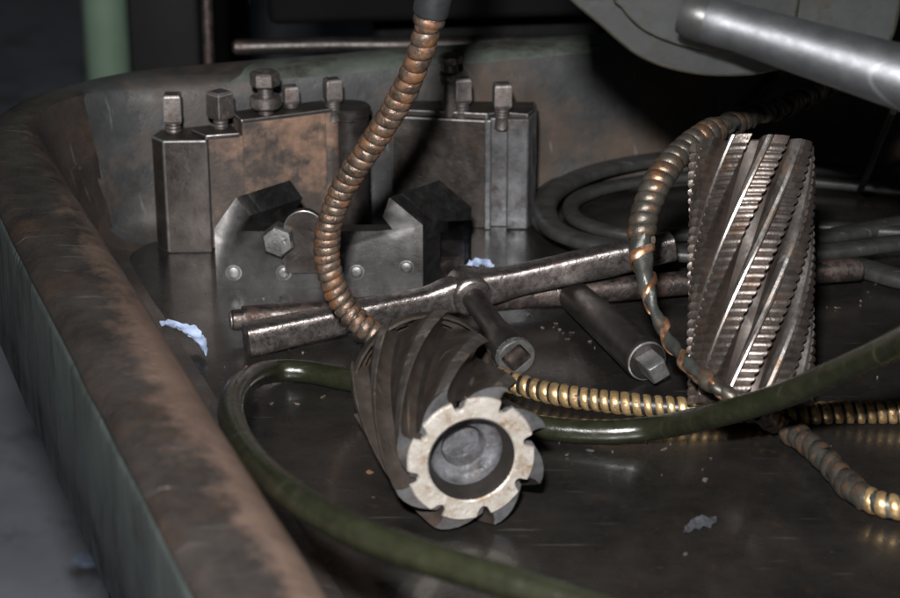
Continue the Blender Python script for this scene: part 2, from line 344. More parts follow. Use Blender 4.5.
# pedestal under the tray, its black painted in as the tray's shadow band
pd0, pd1 = LA + LN * .065 - LD * .44, LA + LN * .065 + LD * .31
ped = MB().prism([(pd0.x, pd0.y), (0.75, pd0.y), (0.75, 1.25), (0.10, 1.14), (pd1.x, pd1.y)], -0.55, -0.013)
tag(ped.obj('machine_pedestal', 'black_iron', origin=(0.3, 0.8, -0.55)), 'black machine pedestal under the chip tray', 'pedestal')

# ---- what stands behind the tray
def bg_box(name, m, label, cat, p0, p1, depth, z0, z1, thick=0.05, bevel=0.004):
    """upright panel whose front runs between two pixels' columns at the given distance"""
    a, b = D(p0, 40, depth), D(p1, 40, depth)
    mb = MB().prism([(a.x, a.y), (b.x, b.y), (b.x, b.y + thick), (a.x, a.y + thick)], z0, z1)
    o = mb.obj(name, m, origin=((a.x + b.x) / 2, a.y + thick / 2, z0), bevel=bevel); return tag(o, label, cat)
# green post: rounded tube with a foot plate
c = D(107, 40, 2.6); post = thing('green_post', 'round light green painted post standing behind the tray', 'post', (c.x, c.y, -0.55))
MB().lathe((c.x, c.y, -0.55), (0, 0, 1), [(0, 0.028), (1.6, 0.028)], 24).obj('tube', 'post_green', post)
MB().box((c.x - .06, c.y - .06, -.55), (c.x + .06, c.y + .06, -.535)).obj('foot_plate', 'post_green', post, bevel=.002)
bg_box('steel_cabinet', 'dark_paint', 'plain dark grey steel cabinet behind the corner of the tray', 'cabinet', 128, 200, 1.60, -0.55, 0.6, 0.4)
c = D(208, 40, 1.42); MB().lathe((c.x, c.y, -0.55), (0, 0, 1), [(0, 0.004), (1.5, 0.004)], 12).obj('thin_rod', 'key_dark', origin=(c.x, c.y, -.55))
tag(bpy.data.objects['thin_rod'], 'thin upright brown rod at the edge of the grey cabinet', 'rod')
bg_box('sheet_guard', 'post_green', 'slanted green sheet guard beyond the post', 'guard', 20, 72, 2.3, -0.08, 0.6, 0.02)
# lathe bed: body painted black for the dark void, over a rusty rail
bed = thing('machine_bed', 'black machine bed with a brown rail above the rear of the tray', 'machine', (0.3, 1.45, -0.55))
q0, q1 = D(242, 47, 1.33), D(640, 44, 1.36)
MB().prism([(q0.x + .015, q0.y + .02), (q1.x + .3, q1.y + .05), (q1.x + .3, q1.y + .4), (q0.x + .015, q0.y + .4)], q0.z + .008, 0.75).obj('bed_casting', 'black_iron', bed, bevel=.006)
MB().prism([(q0.x + .08, q0.y + .10), (q1.x + .3, q1.y + .1), (q1.x + .3, q1.y + .38), (q0.x + .08, q0.y + .38)], -0.55, q0.z + .009).obj('bed_leg', 'black_iron', bed, bevel=.006)
pa = Path([q0, D(330, 45, 1.335), D(400, 45, 1.338), D(520, 43, 1.35), q1])
tube_mb(pa, 0.0052, 14, .01).obj('rail', 'shank', bed)
MB().lathe(q0 - Vector((.006, 0, 0)), (1, 0, 0), [(0, .003), (.002, .0052), (.010, .0052), (.012, .004)], 16).obj('rail_end', 'key_dark', bed)

# ================================================================== TOOL HOLDERS AT THE BACK
def square_screw(parent, x, y, z, rot, h=0.018, a=0.0052, r=0.0042, name='square_head_screw'):
    mb = MB(); prof = [(-0.006, r)]
    n = 4
    for i in range(n * 2 + 1): prof.append((i * h * 0.36 / (2 * n), r * (1.0 if i % 2 else 0.86)))
    mb.lathe((x, y, z), (0, 0, 1), prof, 14)
    o = mb.obj(name, 'screw', parent, sharp=50)
    c, s_ = math.cos(rot), math.sin(rot)
    hd = MB(); zz = z + h * 0.36
    def ring(k, q): return [Vector((x + (c * u - s_ * v) * k, y + (s_ * u + c * v) * k, q)) for u, v in ((-a, -a), (a, -a), (a, a), (-a, a))]
    hd.rings([ring(.88, zz - .0006), ring(1, zz + .001), ring(.97, z + h), ring(.82, z + h + .0012)])
    me = hd.obj('head', 'screw', parent, bevel=.0004); 
    # the head is a piece of its screw
    me.parent = o; me.matrix_parent_inverse = Matrix()
    return o
def hex_bolt(parent, base, axis, hr, hh, shaft, r, m='screw', collar=None, phase=0.0, name='clamp_bolt'):
    a = Vector(axis).normalized(); mb = MB()
    if shaft > 0:
        prof = [(-0.006, r)]; n = max(3, int(shaft / .0014))
        for i in range(n + 1): prof.append((shaft * i / n, r * (1 if i % 2 else .87)))
        mb.lathe(base, a, prof, 16)
        o = mb.obj(name, m, parent, sharp=50)
        hb = MB().lathe(Vector(base) + a * shaft, a, [(0, hr * .93), (.0008, hr), (hh - .001, hr), (hh, hr * .86), (hh + .0002, hr * .6)], 6, phase)
        hd = hb.obj('head', m, parent, sharp=25); hd.parent = o
    else:
        o = MB().lathe(base, a, [(-.001, hr * .99), (.0, hr), (hh - .0012, hr), (hh, hr * .88), (hh + .0002, hr * .6)], 6, phase).obj(name, m, parent, sharp=25)
    if collar:
        t, cr, ch = collar
        k = MB().lathe(Vector(base) + a * t, a, [(0, cr * .9), (.001, cr), (ch - .001, cr), (ch, cr * .9)], 24).obj('collar', m, parent, sharp=40); k.parent = o
    return o
HT = 0.064
# left holder: square post, recessed rusty panel, rounded end column
lh = thing('tool_holder', 'dark steel tool holder with a rusty panel, tucked in the tray corner', 'tool holder', (-0.11, 1.09, 0), 'steel tool holders against the rear wall')
x0, x1 = P(170, 250).x, P(213, 249).x; yb = 1.0565
MB().prism([(x0, yb), (x1, yb + .001), (x1 + .0005, yb + .030), (x0 - .0045, yb + .020), (x0 - .0075, yb + .009)], 0, HT).obj('corner_post', 'holder', lh, bevel=.0009)
H2 = 0.071
pe = P(326, 112, H2); ps = P(246, 122, H2)
dv = (pe - ps).normalized(); nv = Vector((-dv.y, dv.x, 0))
def q(t, o): v = ps + dv * t + nv * o; return (v.x, v.y)
Lp = (pe - ps).length
MB().prism([q(-.020, .004), q(-.0015, .001), q(-.0015, .018), q(-.024, .018)], 0, HT - .001).obj('side_panel', 'holder_rust', lh, bevel=.0006)
MB().prism([q(-.002, .0005), q(Lp * .5, -.001), q(Lp, 0), q(Lp, .017), q(-.002, .017)], 0, H2 - .0005).obj('rusty_panel', 'holder_rust', lh, bevel=.0008)
tag(bpy.data.objects['rusty_panel'], 'panel covered in orange rust')
cc = Vector((*q(Lp + .0035, .0055), 0)); MB().lathe(cc, (0, 0, 1), [(0, .0060), (H2 - .001, .0060), (H2, .0052)], 22).obj('end_column', 'holder_rust', lh)
cc2 = Vector((*q(Lp + .016, .0065), 0)); MB().lathe(cc2, (0, 0, 1), [(0, .0108), (H2 - .007, .0108), (H2 - .0065, .0100), (H2 - .005, .0100), (H2 - .0045, .0120), (H2 - .001, .0120), (H2, .0110)], 26).obj('end_boss', 'shank', lh)
MB().prism([q(-.022, .002), q(-.004, -.0008), q(-.003, .016), q(-.026, .016)], HT - .0008, HT + .0015).obj('low_top_plate', 'holder', lh, bevel=.0005)
MB().prism([q(-.003, -.0012), q(Lp * .5, -.0018), q(Lp + .004, -.0012), q(Lp + .004, .0165), q(-.003, .0165)], H2 - .0003, H2 + .0018).obj('top_plate', 'holder', lh, bevel=.0005)
def top_at(px, py, z): v = P(px, py, z); return v.x, v.y
for (px, py, h, rot, a, zz) in ((174, 134, .0225, .05, .0048, HT - .001), (221, 128, .0205, .8, .0055, HT + .001), (333, 108, .0165, .35, .0045, H2 + .001), (291, 108, .0125, .3, .0040, H2 + .001)):
    x, y = top_at(px, py, zz); square_screw(lh, x, y, zz - .001, rot, h, a)
x, y = top_at(266, 115, H2 + .001); hex_bolt(lh, (x, y, H2 + .001), (0, 0, 1), .0082, .0078, .0165, .0042, collar=(.0045, .0088, .0062))
# right holder
rh = thing('tool_holder', 'bare grey steel tool holder with ribbed end, standing behind the clamp block', 'tool holder', (0.02, 1.11, 0), 'steel tool holders against the rear wall')
yb = P(515, 229).y
def X(px): return P(px, 228).x
MB().prism([(X(392), yb + .010), (X(486), yb + .001), (X(486), yb + .028), (X(392), yb + .032)], 0, HT - .001).obj('panel', 'holder', rh, bevel=.0008)
MB().prism([(X(484), yb - .0015), (X(490.5), yb - .0015), (X(490.5), yb + .02), (X(484), yb + .02)], 0, HT).obj('rib', 'holder_bare', rh, bevel=.0007)
MB().prism([(X(489), yb + .004), (X(507), yb + .004), (X(507), yb + .026), (X(489), yb + .026)], 0, HT - .0005).obj('groove_wall', 'holder_bare', rh, bevel=.0005)
MB().prism([(X(506), yb - .001), (X(527), yb - .001), (X(536), yb + .012), (X(537), yb + .029), (X(506), yb + .028)], 0, HT + .0005).obj('end_post', 'holder_bare', rh, bevel=.0009)
MB().prism([(X(400), yb + .012), (X(486), yb + .004), (X(500), yb + .007), (X(526), yb + .003), (X(534), yb + .013), (X(535), yb + .027), (X(400), yb + .03)], HT - .0008, HT + .0022).obj('top_plate', 'holder', rh, bevel=.0005)
for (px, py, h, rot, a) in ((502, 116, .0185, .12, .0049), (462, 111, .019, .25, .0045)):
    x, y = top_at(px, py, HT + .002); square_screw(rh, x, y, HT + .001, rot, h, a)
x, y = X(450), yb + .0105; hex_bolt(rh, (x, y, HT - .001), (0, 0, 1), .0066, .005, .030, .0046, collar=(.0195, .0062, .0055))

# ================================================================== CLAMP BLOCK WITH TWO HORNS
fb0 = P(217, 288)
cb = thing('clamp_block', 'black steel clamp block with two angled horns and a hexagon bolt', 'clamp', (fb0.x + .055, fb0.y + .015, 0))
S = 1.0
DV = Vector((0.0255, 0.0275, 0))
def W(X_, Z_, t=0.0): return Vector((fb0.x + X_ * .001, fb0.y, Z_ * .001)) + DV * t
def extr(poly, t0, t1, name, m, bev=.0007, par=None):
    return MB().rings([[W(x, z, t0) for x, z in poly], [W(x, z, t1) for x, z in poly]]).obj(name, m, cb, bevel=bev)
def solid(poly, t0, t1): return MB().rings([[W(x, z, t0) for x, z in poly], [W(x, z, t1) for x, z in poly]])
def union(mbs):
    """weld solids into one closed mesh; returns verts and faces"""
    obs = [q_.obj('weld_%d' % i, 'clamp') for i, q_ in enumerate(mbs)]
    for q_ in obs[1:]:
        md = obs[0].modifiers.new('u', 'BOOLEAN'); md.operation = 'UNION'; md.solver = 'EXACT'; md.object = q_
    me = obs[0].evaluated_get(bpy.context.evaluated_depsgraph_get()).to_mesh()
    mb = MB(); mb.add([v.co.copy() for v in me.vertices], [list(p.vertices) for p in me.polygons])
    for q_ in obs: bpy.data.objects.remove(q_)
    return mb
def horn_parts():
    return [solid([(0, 0), (0, 33), (12, 50), (18.5, 40), (13.5, 31.5), (20, 31.5), (84, 31.5), (92, 32.5), (87, 39.5), (90.5, 50), (107.5, 35), (107.5, 0)], 0, .36),
            solid([(0, 25), (0, 33), (12, 50), (18.5, 40), (13.5, 31.5), (20, 31.5), (20, 25)], .2, 1.0),
            solid([(87, 39.5), (90.5, 50), (107.5, 35), (107.5, 27), (95, 27), (92, 32.5)], .2, 1.0),
            solid([(0, 0), (0, 26), (20, 26), (20, 0)], .2, 1.0),
            solid([(93, 0), (93, 28), (107.5, 28), (107.5, 0)], .84, 1.0)]
bpy.context.view_layer.update()
union(horn_parts()).obj('horned_body', 'clamp', cb, bevel=.0006)
extr([(86, 0.2), (86, 9), (106, 9), (106, 0.2)], .365, .835, 'base_bar', 'key_dark')
extr([(20.5, 0.2), (20.5, 18), (86, 18), (86, 0.2)], .50, .95, 'rear_bar', 'clamp')
# tongue plate with a rounded top, held by the bolt
tp = [(36, 10), (57, 10), (57, 34)]
for k in range(0, 13):
    a_ = math.pi * k / 12; tp.append((46.5 + 10.5 * math.cos(a_), 34 + 10.5 * math.sin(a_)))
MB().rings([[W(x, z) + Vector((0, -.0045, 0)) for x, z in tp], [W(x, z) + Vector((0, .0002, 0)) for x, z in tp]]).obj('tongue_plate', 'holder', cb, bevel=.0005)
hex_bolt(cb, W(34, 28) + Vector((0, .0002, 0)), (-.12, -1, .06), .0088, .0085, 0, 0, 'bolt', phase=.35, name='hexagon_bolt')
for (x, z, r) in ((9, 8.5, .0036), (35, 8.5, .0034), (73, 9, .0034), (99, 11.5, .0033)):
    rv = MB().lathe(W(x, z) + Vector((0, .001, 0)), (0, -1, 0), [(0, r * 1.25), (.0012, r * 1.2), (.0013, r), (.0024, r * .92), (.0028, r * .6), (.0029, r * .25)], 18).obj('rivet', 'rivet' if x < 60 else 'bolt', cb, sharp=40)

# ================================================================== T-HANDLE KEYS
def bar_mb(stations, n=16, sq=4.0):
    """superellipse bar through stations (point, half width across, half height)"""
    pts = [s_[0] for s_ in stations]; pa = Path(pts, .001)
    cum = [0.0]
    for a, b in zip(pts, pts[1:]): cum.append(cum[-1] + (b - a).length)
    T = cum[-1]; rr = []; N_ = 60
    for i in range(N_ + 1):
        d = T * i / N_; j = max(k for k in range(len(cum)) if cum[k] <= d + 1e-9); j = min(j, len(cum) - 2)
        u = (d - cum[j]) / (cum[j + 1] - cum[j]); u = u * u * (3 - 2 * u)
        hw = stations[j][1] * (1 - u) + stations[j + 1][1] * u; hh = stations[j][2] * (1 - u) + stations[j + 1][2] * u
        p, t, _, _ = pa.at(d / T * pa.len)
        s_ = t.cross(Vector((0, 0, 1))).normalized(); up = s_.cross(t)
        ring = []
        for k in range(n):
            a = 2 * math.pi * (k + .5) / n; c, s2 = math.cos(a), math.sin(a)
            e = 2 / sq
            ring.append(p + s_ * (hw * math.copysign(abs(c) ** e, c)) + up * (hh * math.copysign(abs(s2) ** e, s2)))
        rr.append(ring)
    # slightly domed ends
    for end, idx in ((0, 0), (1, -1)):
        cen = sum(rr[idx], Vector()) / n; t = (pa.t[0] * -1 if end == 0 else pa.t[-1])
        cap = [cen + (v - cen) * .82 + t * .0009 for v in rr[idx]]
        if end == 0: rr.insert(0, cap)
        else: rr.append(cap)
    return MB().rings(rr)
k1a, k1e, k1b = P(247, 340, .0085), P(468, 291, .019), P(672, 246, .034)
k1 = thing('socket_key', 'worn bright T-handle key with a square socket, lying across another key', 'key', (k1e.x, k1e.y, 0), 'T-handle keys on the tray floor')
def lp(a, b, t): return a.lerp(b, t)
bar_mb([(k1a, .0065, .0078), (lp(k1a, k1e, .45), .0060, .0068), (lp(k1a, k1e, .80), .0056, .0060), (lp(k1a, k1e, .93), .0068, .0085), (k1e, .0075, .0112), (lp(k1e, k1b, .09), .0068, .0085), (lp(k1e, k1b, .25), .0060, .0072),
        (lp(k1e, k1b, .65), .0064, .0076), (k1b, .0062, .0068)], 20, 4.5).obj('handle_bar', 'key', k1, sharp=50)
ke = P(518, 360, .0105); ax = (ke - k1e).normalized(); Ls = (ke - k1e).length
MB().lathe(k1e - ax * .010, ax, [(0, .0055), (.001, .0062), (.016, .0062), (.018, .0058), (Ls * .68, .0058), (Ls * .80, .0070), (Ls * .90, .0092), (Ls + .006, .0094)], 24, cap1=False).obj('shank', 'shank', k1)
MB().lathe(k1e - ax * .0088, ax, [(0, .0088), (.0015, .0106), (.0135, .0110), (.0165, .0098), (.0172, .0085)], 30).obj('hub', 'key', k1, sharp=50)
def socket_face(base, axis, ro, half, depth, name, m, parent, rot=0.5):
    a = Vector(axis).normalized(); x, y = frame(a); n = 32; mb = MB()
    def rg(r, d): return [Vector(base) + a * d + (x * math.cos(2 * math.pi * j / n) + y * math.sin(2 * math.pi * j / n)) * r for j in range(n)]
    def sq(h, d):
        out = []
        for j in range(n):
            t = 2 * math.pi * j / n; c, s_ = math.cos(t - rot), math.sin(t - rot); k = h / max(abs(c), abs(s_))
            out.append(Vector(base) + a * d + (x * math.cos(t) + y * math.sin(t)) * k)
        return out
    mb.rings([rg(ro, -.004), rg(ro, -.0007), rg(ro * .95, 0), sq(half * 1.06, 0), sq(half, -.001)], False, False)
    hole = MB().rings([sq(half, -.0009), sq(half * .97, -depth)], False, True).obj('socket_hole', 'key_dark', parent, sharp=30)
    return mb.obj(name, m, parent, sharp=30)
socket_face(k1e - ax * .010 + ax * (Ls + .0085), ax, .0094, .0056, .010, 'socket_rim', 'bright', k1, rot=R(50))
k2a, k2b = P(233, 320, .0105), P(857, 269, .0105)
k2m = P(562, 296, .0105)
k2 = thing('driver_key', 'dark T-handle key with thick black shank and square tip, under the bright key', 'key', (k2m.x, k2m.y, 0), 'T-handle keys on the tray floor')
k2m2 = k2a.lerp(k2b, .52)
bar_mb([(k2a, .0050, .0050), (lp(k2a, k2m2, .04), .0050, .0050), (lp(k2a, k2m2, .06), .0062, .0062), (lp(k2a, k2m2, .50), .0058, .0060), (k2m2, .0062, .0062), (lp(k2m2, k2b, .5), .0058, .0058), (k2b, .0056, .0056)], 20, 2.6).obj('handle_bar', 'key_dark', k2)
ea = (k2a - k2b).normalized()
MB().lathe(k2a + ea * .0004, ea, [(-.001, .0042), (.0008, .0042), (.0012, .0036)], 20).obj('bar_end_cap', 'rivet', k2)
MB().lathe(k2b - ea * -.0005, -ea, [(-.020, .0060), (.0, .0063), (.0016, .0062), (.0022, .0052)], 22).obj('bar_end_sleeve', 'key_dark', k2)
t2 = P(647, 361, .0108); s2 = k2a.lerp(k2b, .525); ax2 = (t2 - s2).normalized(); L2 = (t2 - s2).length
MB().lathe(s2 - ax2 * .008, ax2, [(0, .0060), (.002, .0078), (.012, .0080), (L2 * .6, .0092), (L2 + .005, .0104), (L2 + .0068, .0104), (L2 + .008, .0096)], 28).obj('shank', 'shank', k2, sharp=50)
MB().lathe(s2 + ax2 * (L2 - .0004), ax2, [(-.0005, .0099), (.0005, .0097), (.0008, .0090)], 28, cap0=False, cap1=False).obj('shank_end_ring', 'bright', k2)
MB().lathe(s2 + ax2 * (L2 - .0004), ax2, [(.0007, .0091), (.0008, .003)], 28, cap0=False).obj('shank_end', 'shank', k2)
xx, yy = frame(ax2); tb = s2 + ax2 * (L2 + .0002)
def sqr(h, d, rot=.35): return [tb + ax2 * d + (xx * math.cos(rot + math.pi / 2 * k) + yy * math.sin(rot + math.pi / 2 * k)) * h for k in range(4)]
MB().rings([sqr(.0066, -.001), sqr(.0066, .0125), sqr(.0056, .014)]).obj('square_tip', 'bright', k2, bevel=.0004)

# ================================================================== HELICAL CUTTERS
def tooth_mesh(name, m, place, section, L, n, shape=None):
    """one helical tooth: section(d) -> list of (angle, radius); place(angle, radius, d) -> point"""
    rr = []
    for i in range(n + 1):
        d = L * i / n; rr.append([place(a, r, d) for a, r in section(d)])
    mb = MB().rings(rr); return mb
def local_frame(base, e1, e2, e3):
    m = Matrix((e1, e2, e3)).transposed().to_4x4(); m.translation = base; return m
def cutter(name, label, cat, mw):
    o = bpy.data.objects.new(name, None); COL.objects.link(o); o.empty_display_size = .02
    o.matrix_world = mw; return tag(o, label, cat)
def local_obj(mb, name, m, parent, **k): return obj(name, mb.v, mb.f, m, None, **k), parent
def put(mb, name, m, parent, **k):
    o = obj(name, mb.v, mb.f, m, None, **k); o.parent = parent; return o
def ang(v, tw, sgn):                                                       # angle of a point within its tooth's own section
    a_ = math.atan2(v.x, -v.y) - tw * v.z
    return (a_ + math.pi) % (2 * math.pi) - math.pi
def band(o, f, m):
    o.data.materials.append(M[m]); i_ = len(o.data.materials) - 1
    for p_ in o.data.polygons:
        if f(p_.center): p_.material_index = i_
# ---- standing roughing cutter, leaning back with its front edge on the brass hose
RC, LC = 0.0283, 0.1165
LEAN = R(29)
bf = P(760, 401, 0.0270)                                                      # front point of the lower rim
A = Vector((0.022, math.sin(LEAN), math.cos(LEAN))).normalized()
E1 = Vector((1, 0, 0)); E1 = (E1 - A * E1.dot(A)).normalized(); E2 = A.cross(E1)      # E2 away from the camera
bc = bf + E2 * RC
rc = cutter('roughing_cutter', 'upright ribbed milling cutter with saw-edged spiral teeth, leaning back', 'milling cutter', local_frame(bc, E1, E2, A))
NT = 10; pt = 2 * math.pi / NT; TW = math.tan(R(26)) / RC; PS = 0.00375
def rc_place(a, r, d): a = a + TW * d; return Vector((r * math.sin(a), -r * math.cos(a), d))
def rc_section(d):
    ph = (d / PS) % 1.0                                                       # each rib slopes in towards the top, then steps out
    g = abs(2 * ph - 1) ** 2.6
    if d < .003 or d > LC - .004: g = 0.3
    r = RC - .0012 * g; e = .25 - .035 * g
    k = RC - .0105
    return [(-.20, k - .0015), (-.197, k + .0010), (-.185, k + .0055), (-.165, RC - .0032), (-.13, RC - .0016), (-.08, RC - .0010), (-.045, RC - .0012), (-.03, RC - .0024), (-.02, r - .0004), (e * .5, r), (e, r), (e - .02, r - .0025), (.16, k + .0015), (.19, k - .0015)]
mbt = tooth_mesh('tooth', None, rc_place, rc_section, LC, 310)
t0 = put(mbt, 'tooth', 'rough_tooth', rc, sharp=34)
band(t0, lambda v: -.175 < ang(v, TW, 1) < -.035, 'rough_back'); band(t0, lambda v: math.hypot(v.x, v.y) < RC - .0048, 'rough_core')
for k in range(NT):
    o = t0 if k == 0 else t0.copy()
    if k: COL.objects.link(o); o.parent = rc
    o.rotation_euler = (0, 0, k * pt + .13)
put(MB().lathe((0, 0, 0), (0, 0, 1), [(.0002, RC - .0115), (.001, RC - .0105), (LC - .001, RC - .0105), (LC - .0002, RC - .0115)], 40, cap0=False, cap1=False), 'core', 'rough_core', rc, sharp=40)
put(MB().lathe((0, 0, 0), (0, 0, 1), [(LC - .02, .009), (LC - .003, .009), (LC - .0015, .0108), (LC - .0006, RC - .0110)], 36, cap0=True, cap1=False), 'top_bore', 'rough_core', rc, sharp=40)
put(MB().lathe((0, 0, 0), (0, 0, 1), [(.02, .009), (.003, .009), (.0015, .0108), (.0006, RC - .0110)], 36, cap0=True, cap1=False), 'bottom_bore', 'rough_core', rc, sharp=40)

# ---- lying shell mill, end face towards the camera
RM, LM = 0.0328, 0.080
fc = P(472, 460, RM + .0002); fd = Vector((-0.0195, 0.073, 0)).normalized()           # fd: into the cutter
e2 = Vector((0, 0, 1)); e1 = fd.cross(e2).normalized()                                # e1 to the right seen from the front
sm = cutter('shell_mill', 'short spiral milling cutter lying with its pale worn end face and bore showing', 'milling cutter', local_frame(fc, e1, e2, -fd))
# local: x right, y up, z towards the viewer; d runs to -z
NS = 8; ps_ = 2 * math.pi / NS; TS = math.tan(R(31)) / RM
def sm_place(a, r, d): a = a + TS * d; return Vector((r * math.sin(a), r * math.cos(a), -d))
RK = 0.0252
def sm_section(d):
    c = min(1.0, max(0.0, d / .004)); c = c ** .6
    f = lambda t: RK + (RM - RK) * t * (.95 + .05 * c)
    return [(-.70, RK - .002), (-.66, RK + .0001), (-.54, f(.20)), (-.42, f(.46)), (-.30, f(.70)), (-.19, f(.87)), (-.10, f(.965)), (-.085, f(.985)), (0.0, f(1.0)), (.008, f(.97)), (-.025, f(.66)), (-.035, f(.34)), (-.01, f(.10)), (.03, RK - .002)]
mbt = tooth_mesh('tooth', None, sm_place, sm_section, LM, 60)
mbt.v = [v + Vector((0, 0, -.0012)) for v in mbt.v]
t0 = put(mbt, 'tooth', 'mill_tooth', sm, sharp=36)
band(t0, lambda v: math.hypot(v.x, v.y) > RM * .972, 'mill_land'); band(t0, lambda v: v.z > -.0016, 'holder_bare')
for k in range(NS):
    o = t0 if k == 0 else t0.copy()
    if k: COL.objects.link(o); o.parent = sm
    o.rotation_euler = (0, 0, -(k * ps_ + R(72)))
put(MB().lathe((0, 0, -.0035), (0, 0, -1), [(0, RK), (LM - .003, RK), (LM - .0028, .012)], 44, cap0=False), 'core', 'mill_core', sm, sharp=40)
# scalloped pale end ring
n = 256; rg = lambda f, z: [Vector((f(2 * math.pi * j / n) * math.sin(2 * math.pi * j / n), f(2 * math.pi * j / n) * math.cos(2 * math.pi * j / n), z)) for j in range(n)]
def scal(a):
    u = ((a - R(72)) / ps_) % 1.0                                            # 0 at a tooth tip, the gullet follows
    v = (u - .12) / .16
    g = math.sqrt(max(0, 1 - v * v))
    return .0266 + .0004 * math.sin(5 * a) * math.sin(3 * a + 1) - .0040 * g
put(MB().rings([rg(lambda a: scal(a) - .0006, -.0045), rg(lambda a: scal(a), -.0022), rg(lambda a: scal(a) - .0002, -.0006), rg(lambda a: scal(a) - .0008, 0), rg(lambda a: .0185, .0001), rg(lambda a: .0176, -.0007)], False, False), 'end_ring', 'mill_face', sm, sharp=40)
put(MB().lathe((0, 0, 0), (0, 0, -1), [(.0004, .0178), (.0016, .0171), (.0030, .0164), (.0085, .0150)], 44, cap0=False, cap1=False), 'bore_wall', 'mill_core', sm, sharp=60)
put(MB().lathe((0, 0, 0), (0, 0, -1), [(.0080, .0152), (.0120, .0143), (.0131, .0120), (.0128, .0098), (.0134, .0090)], 44, cap0=False, cap1=False), 'bore', 'mill_bore', sm, sharp=60)
put(MB().lathe((0, 0, 0), (0, 0, -1), [(.0130, .0092), (.0165, .0086), (.0190, .0080), (.0192, .0060), (.0186, .003)], 36, cap0=False, cap1=True), 'bore_plug', 'mill_bore', sm, sharp=60)
put(MB().lathe((0, 0, -LM), (0, 0, -1), [(-.004, RM * .93), (-.003, RM * .955), (.001, RM * .955), (.002, RM * .93), (.0025, .026), (.008, .0245), (.0082, .012)], 36, cap0=False, cap1=True), 'rear_hub', 'mill_tooth', sm, sharp=35)

# ================================================================== GOOSENECK HOSES
# ---- rusty one hanging in front of the holders
gpts = [D(432, 6, .885), D(427, 30, .89), D(416, 65, .90), D(397, 105, .915), D(369, 148, .93), D(342, 190, .945), D(328, 232, .955), D(329, 270, .962), D(343, 303, .967), D(366, 328, .968), P(400, 354, .012), P(440, 372, .0074)]
gp = Path(gpts)
gh = thing('gooseneck_hose', 'rusty brown gooseneck hose hanging from a chrome ferrule in front of the clamp block', 'hose', (gpts[-1].x, gpts[-1].y, 0))
tube_mb(gp, .0050, 18, .003).obj('inner_core', 'black_tube', gh)
winding_mb(gp, lambda d: .0051 + .00022 * math.sin(d * 61) * math.sin(d * 143 + 1), lambda d: .0064 - .0021 * min(1, d / .13) + .0003 * math.sin(d * 83), lambda d: .0062 - .0020 * min(1, d / .13), .0009, .006, gp.len - .001, n=24, m=6, jit=.00028).obj('coil', 'rust_coil', gh, sharp=70)
top = gpts[0]; ud = (gpts[0] - gpts[1]).normalized()
fp = Path([top - ud * .010, top + ud * .012, top + ud * .04 + Vector((.002, .004, .012)), top + Vector((.02, .10, .10)), top + Vector((.03, .34, .16))])
MB().lathe(top - ud * .004, ud, [(0, .0072), (.0012, .0078), (.016, .0078), (.022, .0080), (.040, .0072)], 26).obj('ferrule', 'chrome', gh)
tube_mb(fp, .0058, 16, .006, .03).obj('feed_pipe', 'key_dark', gh)
MB().lathe(top - ud * .0085, ud, [(0, .0064), (.0008, .0070), (.0028, .0070), (.0036, .0064)], 24).obj('collar', 'rust_coil', gh)
# ---- brass one lying along the floor
bp_ = [P(492, 375, .0056), P(510, 382, .0056), P(555, 394, .0056), P(615, 402.5, .0056), P(680, 408, .0056), P(745, 411.5, .0056), P(800, 413, .0056), P(850, 412, .0056), P(905, 413, .0056), P(980, 416, .0056)]
bpath = Path(bp_)
bh = thing('flexible_hose', 'brass gooseneck hose lying along the tray floor under the ribbed cutter', 'hose', (bp_[4].x, bp_[4].y, 0))
tube_mb(bpath, .0042, 16, .003).obj('inner_core', 'black_tube', bh)
winding_mb(bpath, lambda d: .0046 + .00015 * math.sin(d * 170) * math.sin(d * 61), lambda d: .0049 + .0003 * math.sin(d * 90), lambda d: .0036 + .0003 * math.sin(d * 210), .0007, .001, bpath.len - .001, n=22, m=6).obj('coil', 'brass_coil', bh, sharp=70)
# ---- the torn one: tight coil above, unwound copper strip below
tp_ = [D(842, 82, 1.13), D(815, 92, 1.08), D(785, 106, 1.03), D(750, 117, .985), D(715, 130, .955), D(683, 150, .94), D(659, 180, .93), D(645, 214, .925), D(641, 248, .922), D(646, 282, .918), D(655, 312, .913), D(669, 340, .906), D(692, 368, .885), D(722, 390, .872), D(752, 408, .874), P(777, 423, .009), P(800, 437, .0066), P(826, 460, .0066), P(846, 482, .0066), P(868, 499, .0066), P(905, 508, .0066), P(990, 512, .0066)]
tpth = Path(tp_)
def dist_to(pt_):
    return min(range(tpth.n), key=lambda i: (tpth.p[i] - pt_).length) / (tpth.n - 1) * tpth.len
d_a, d_b, d_c, d_d, d_e = dist_to(tp_[4]), dist_to(tp_[8]), dist_to(tp_[14]), dist_to(tp_[16]), dist_to(tp_[19])
th_ = thing('torn_hose', 'torn grimy gooseneck hose with loose copper strip winding off beside the ribbed cutter', 'hose', (tp_[12].x, tp_[12].y, 0))
def tr(d):
    if d < d_a: return .0042 + .0004 * math.sin(d * 300)
    if d < d_b: return .0051
    if d < d_c: u = min(1, (d - d_b) / .03); return .0051 * (1 - u) + (.0026 + .0005 * math.sin(d * 310) * math.sin(d * 97)) * u
    if d < d_d: u = (d - d_c) / max(1e-6, d_d - d_c); return .0028 + .0018 * u + .0004 * math.sin(d * 350)
    return .0046
tube_mb(tpth, tr, 16, .0025, wob=.09).obj('inner_tube', 'grey_tube', th_)
winding_mb(tpth, lambda d: .0050 + .0004 * math.sin(d * 120) * math.sin(d * 47), lambda d: .0050, lambda d: .0060, .0015, d_a - .002, d_b - .004, n=24, m=6, jit=.0002).obj('tight_coil', 'grimy_coil', th_, sharp=70)
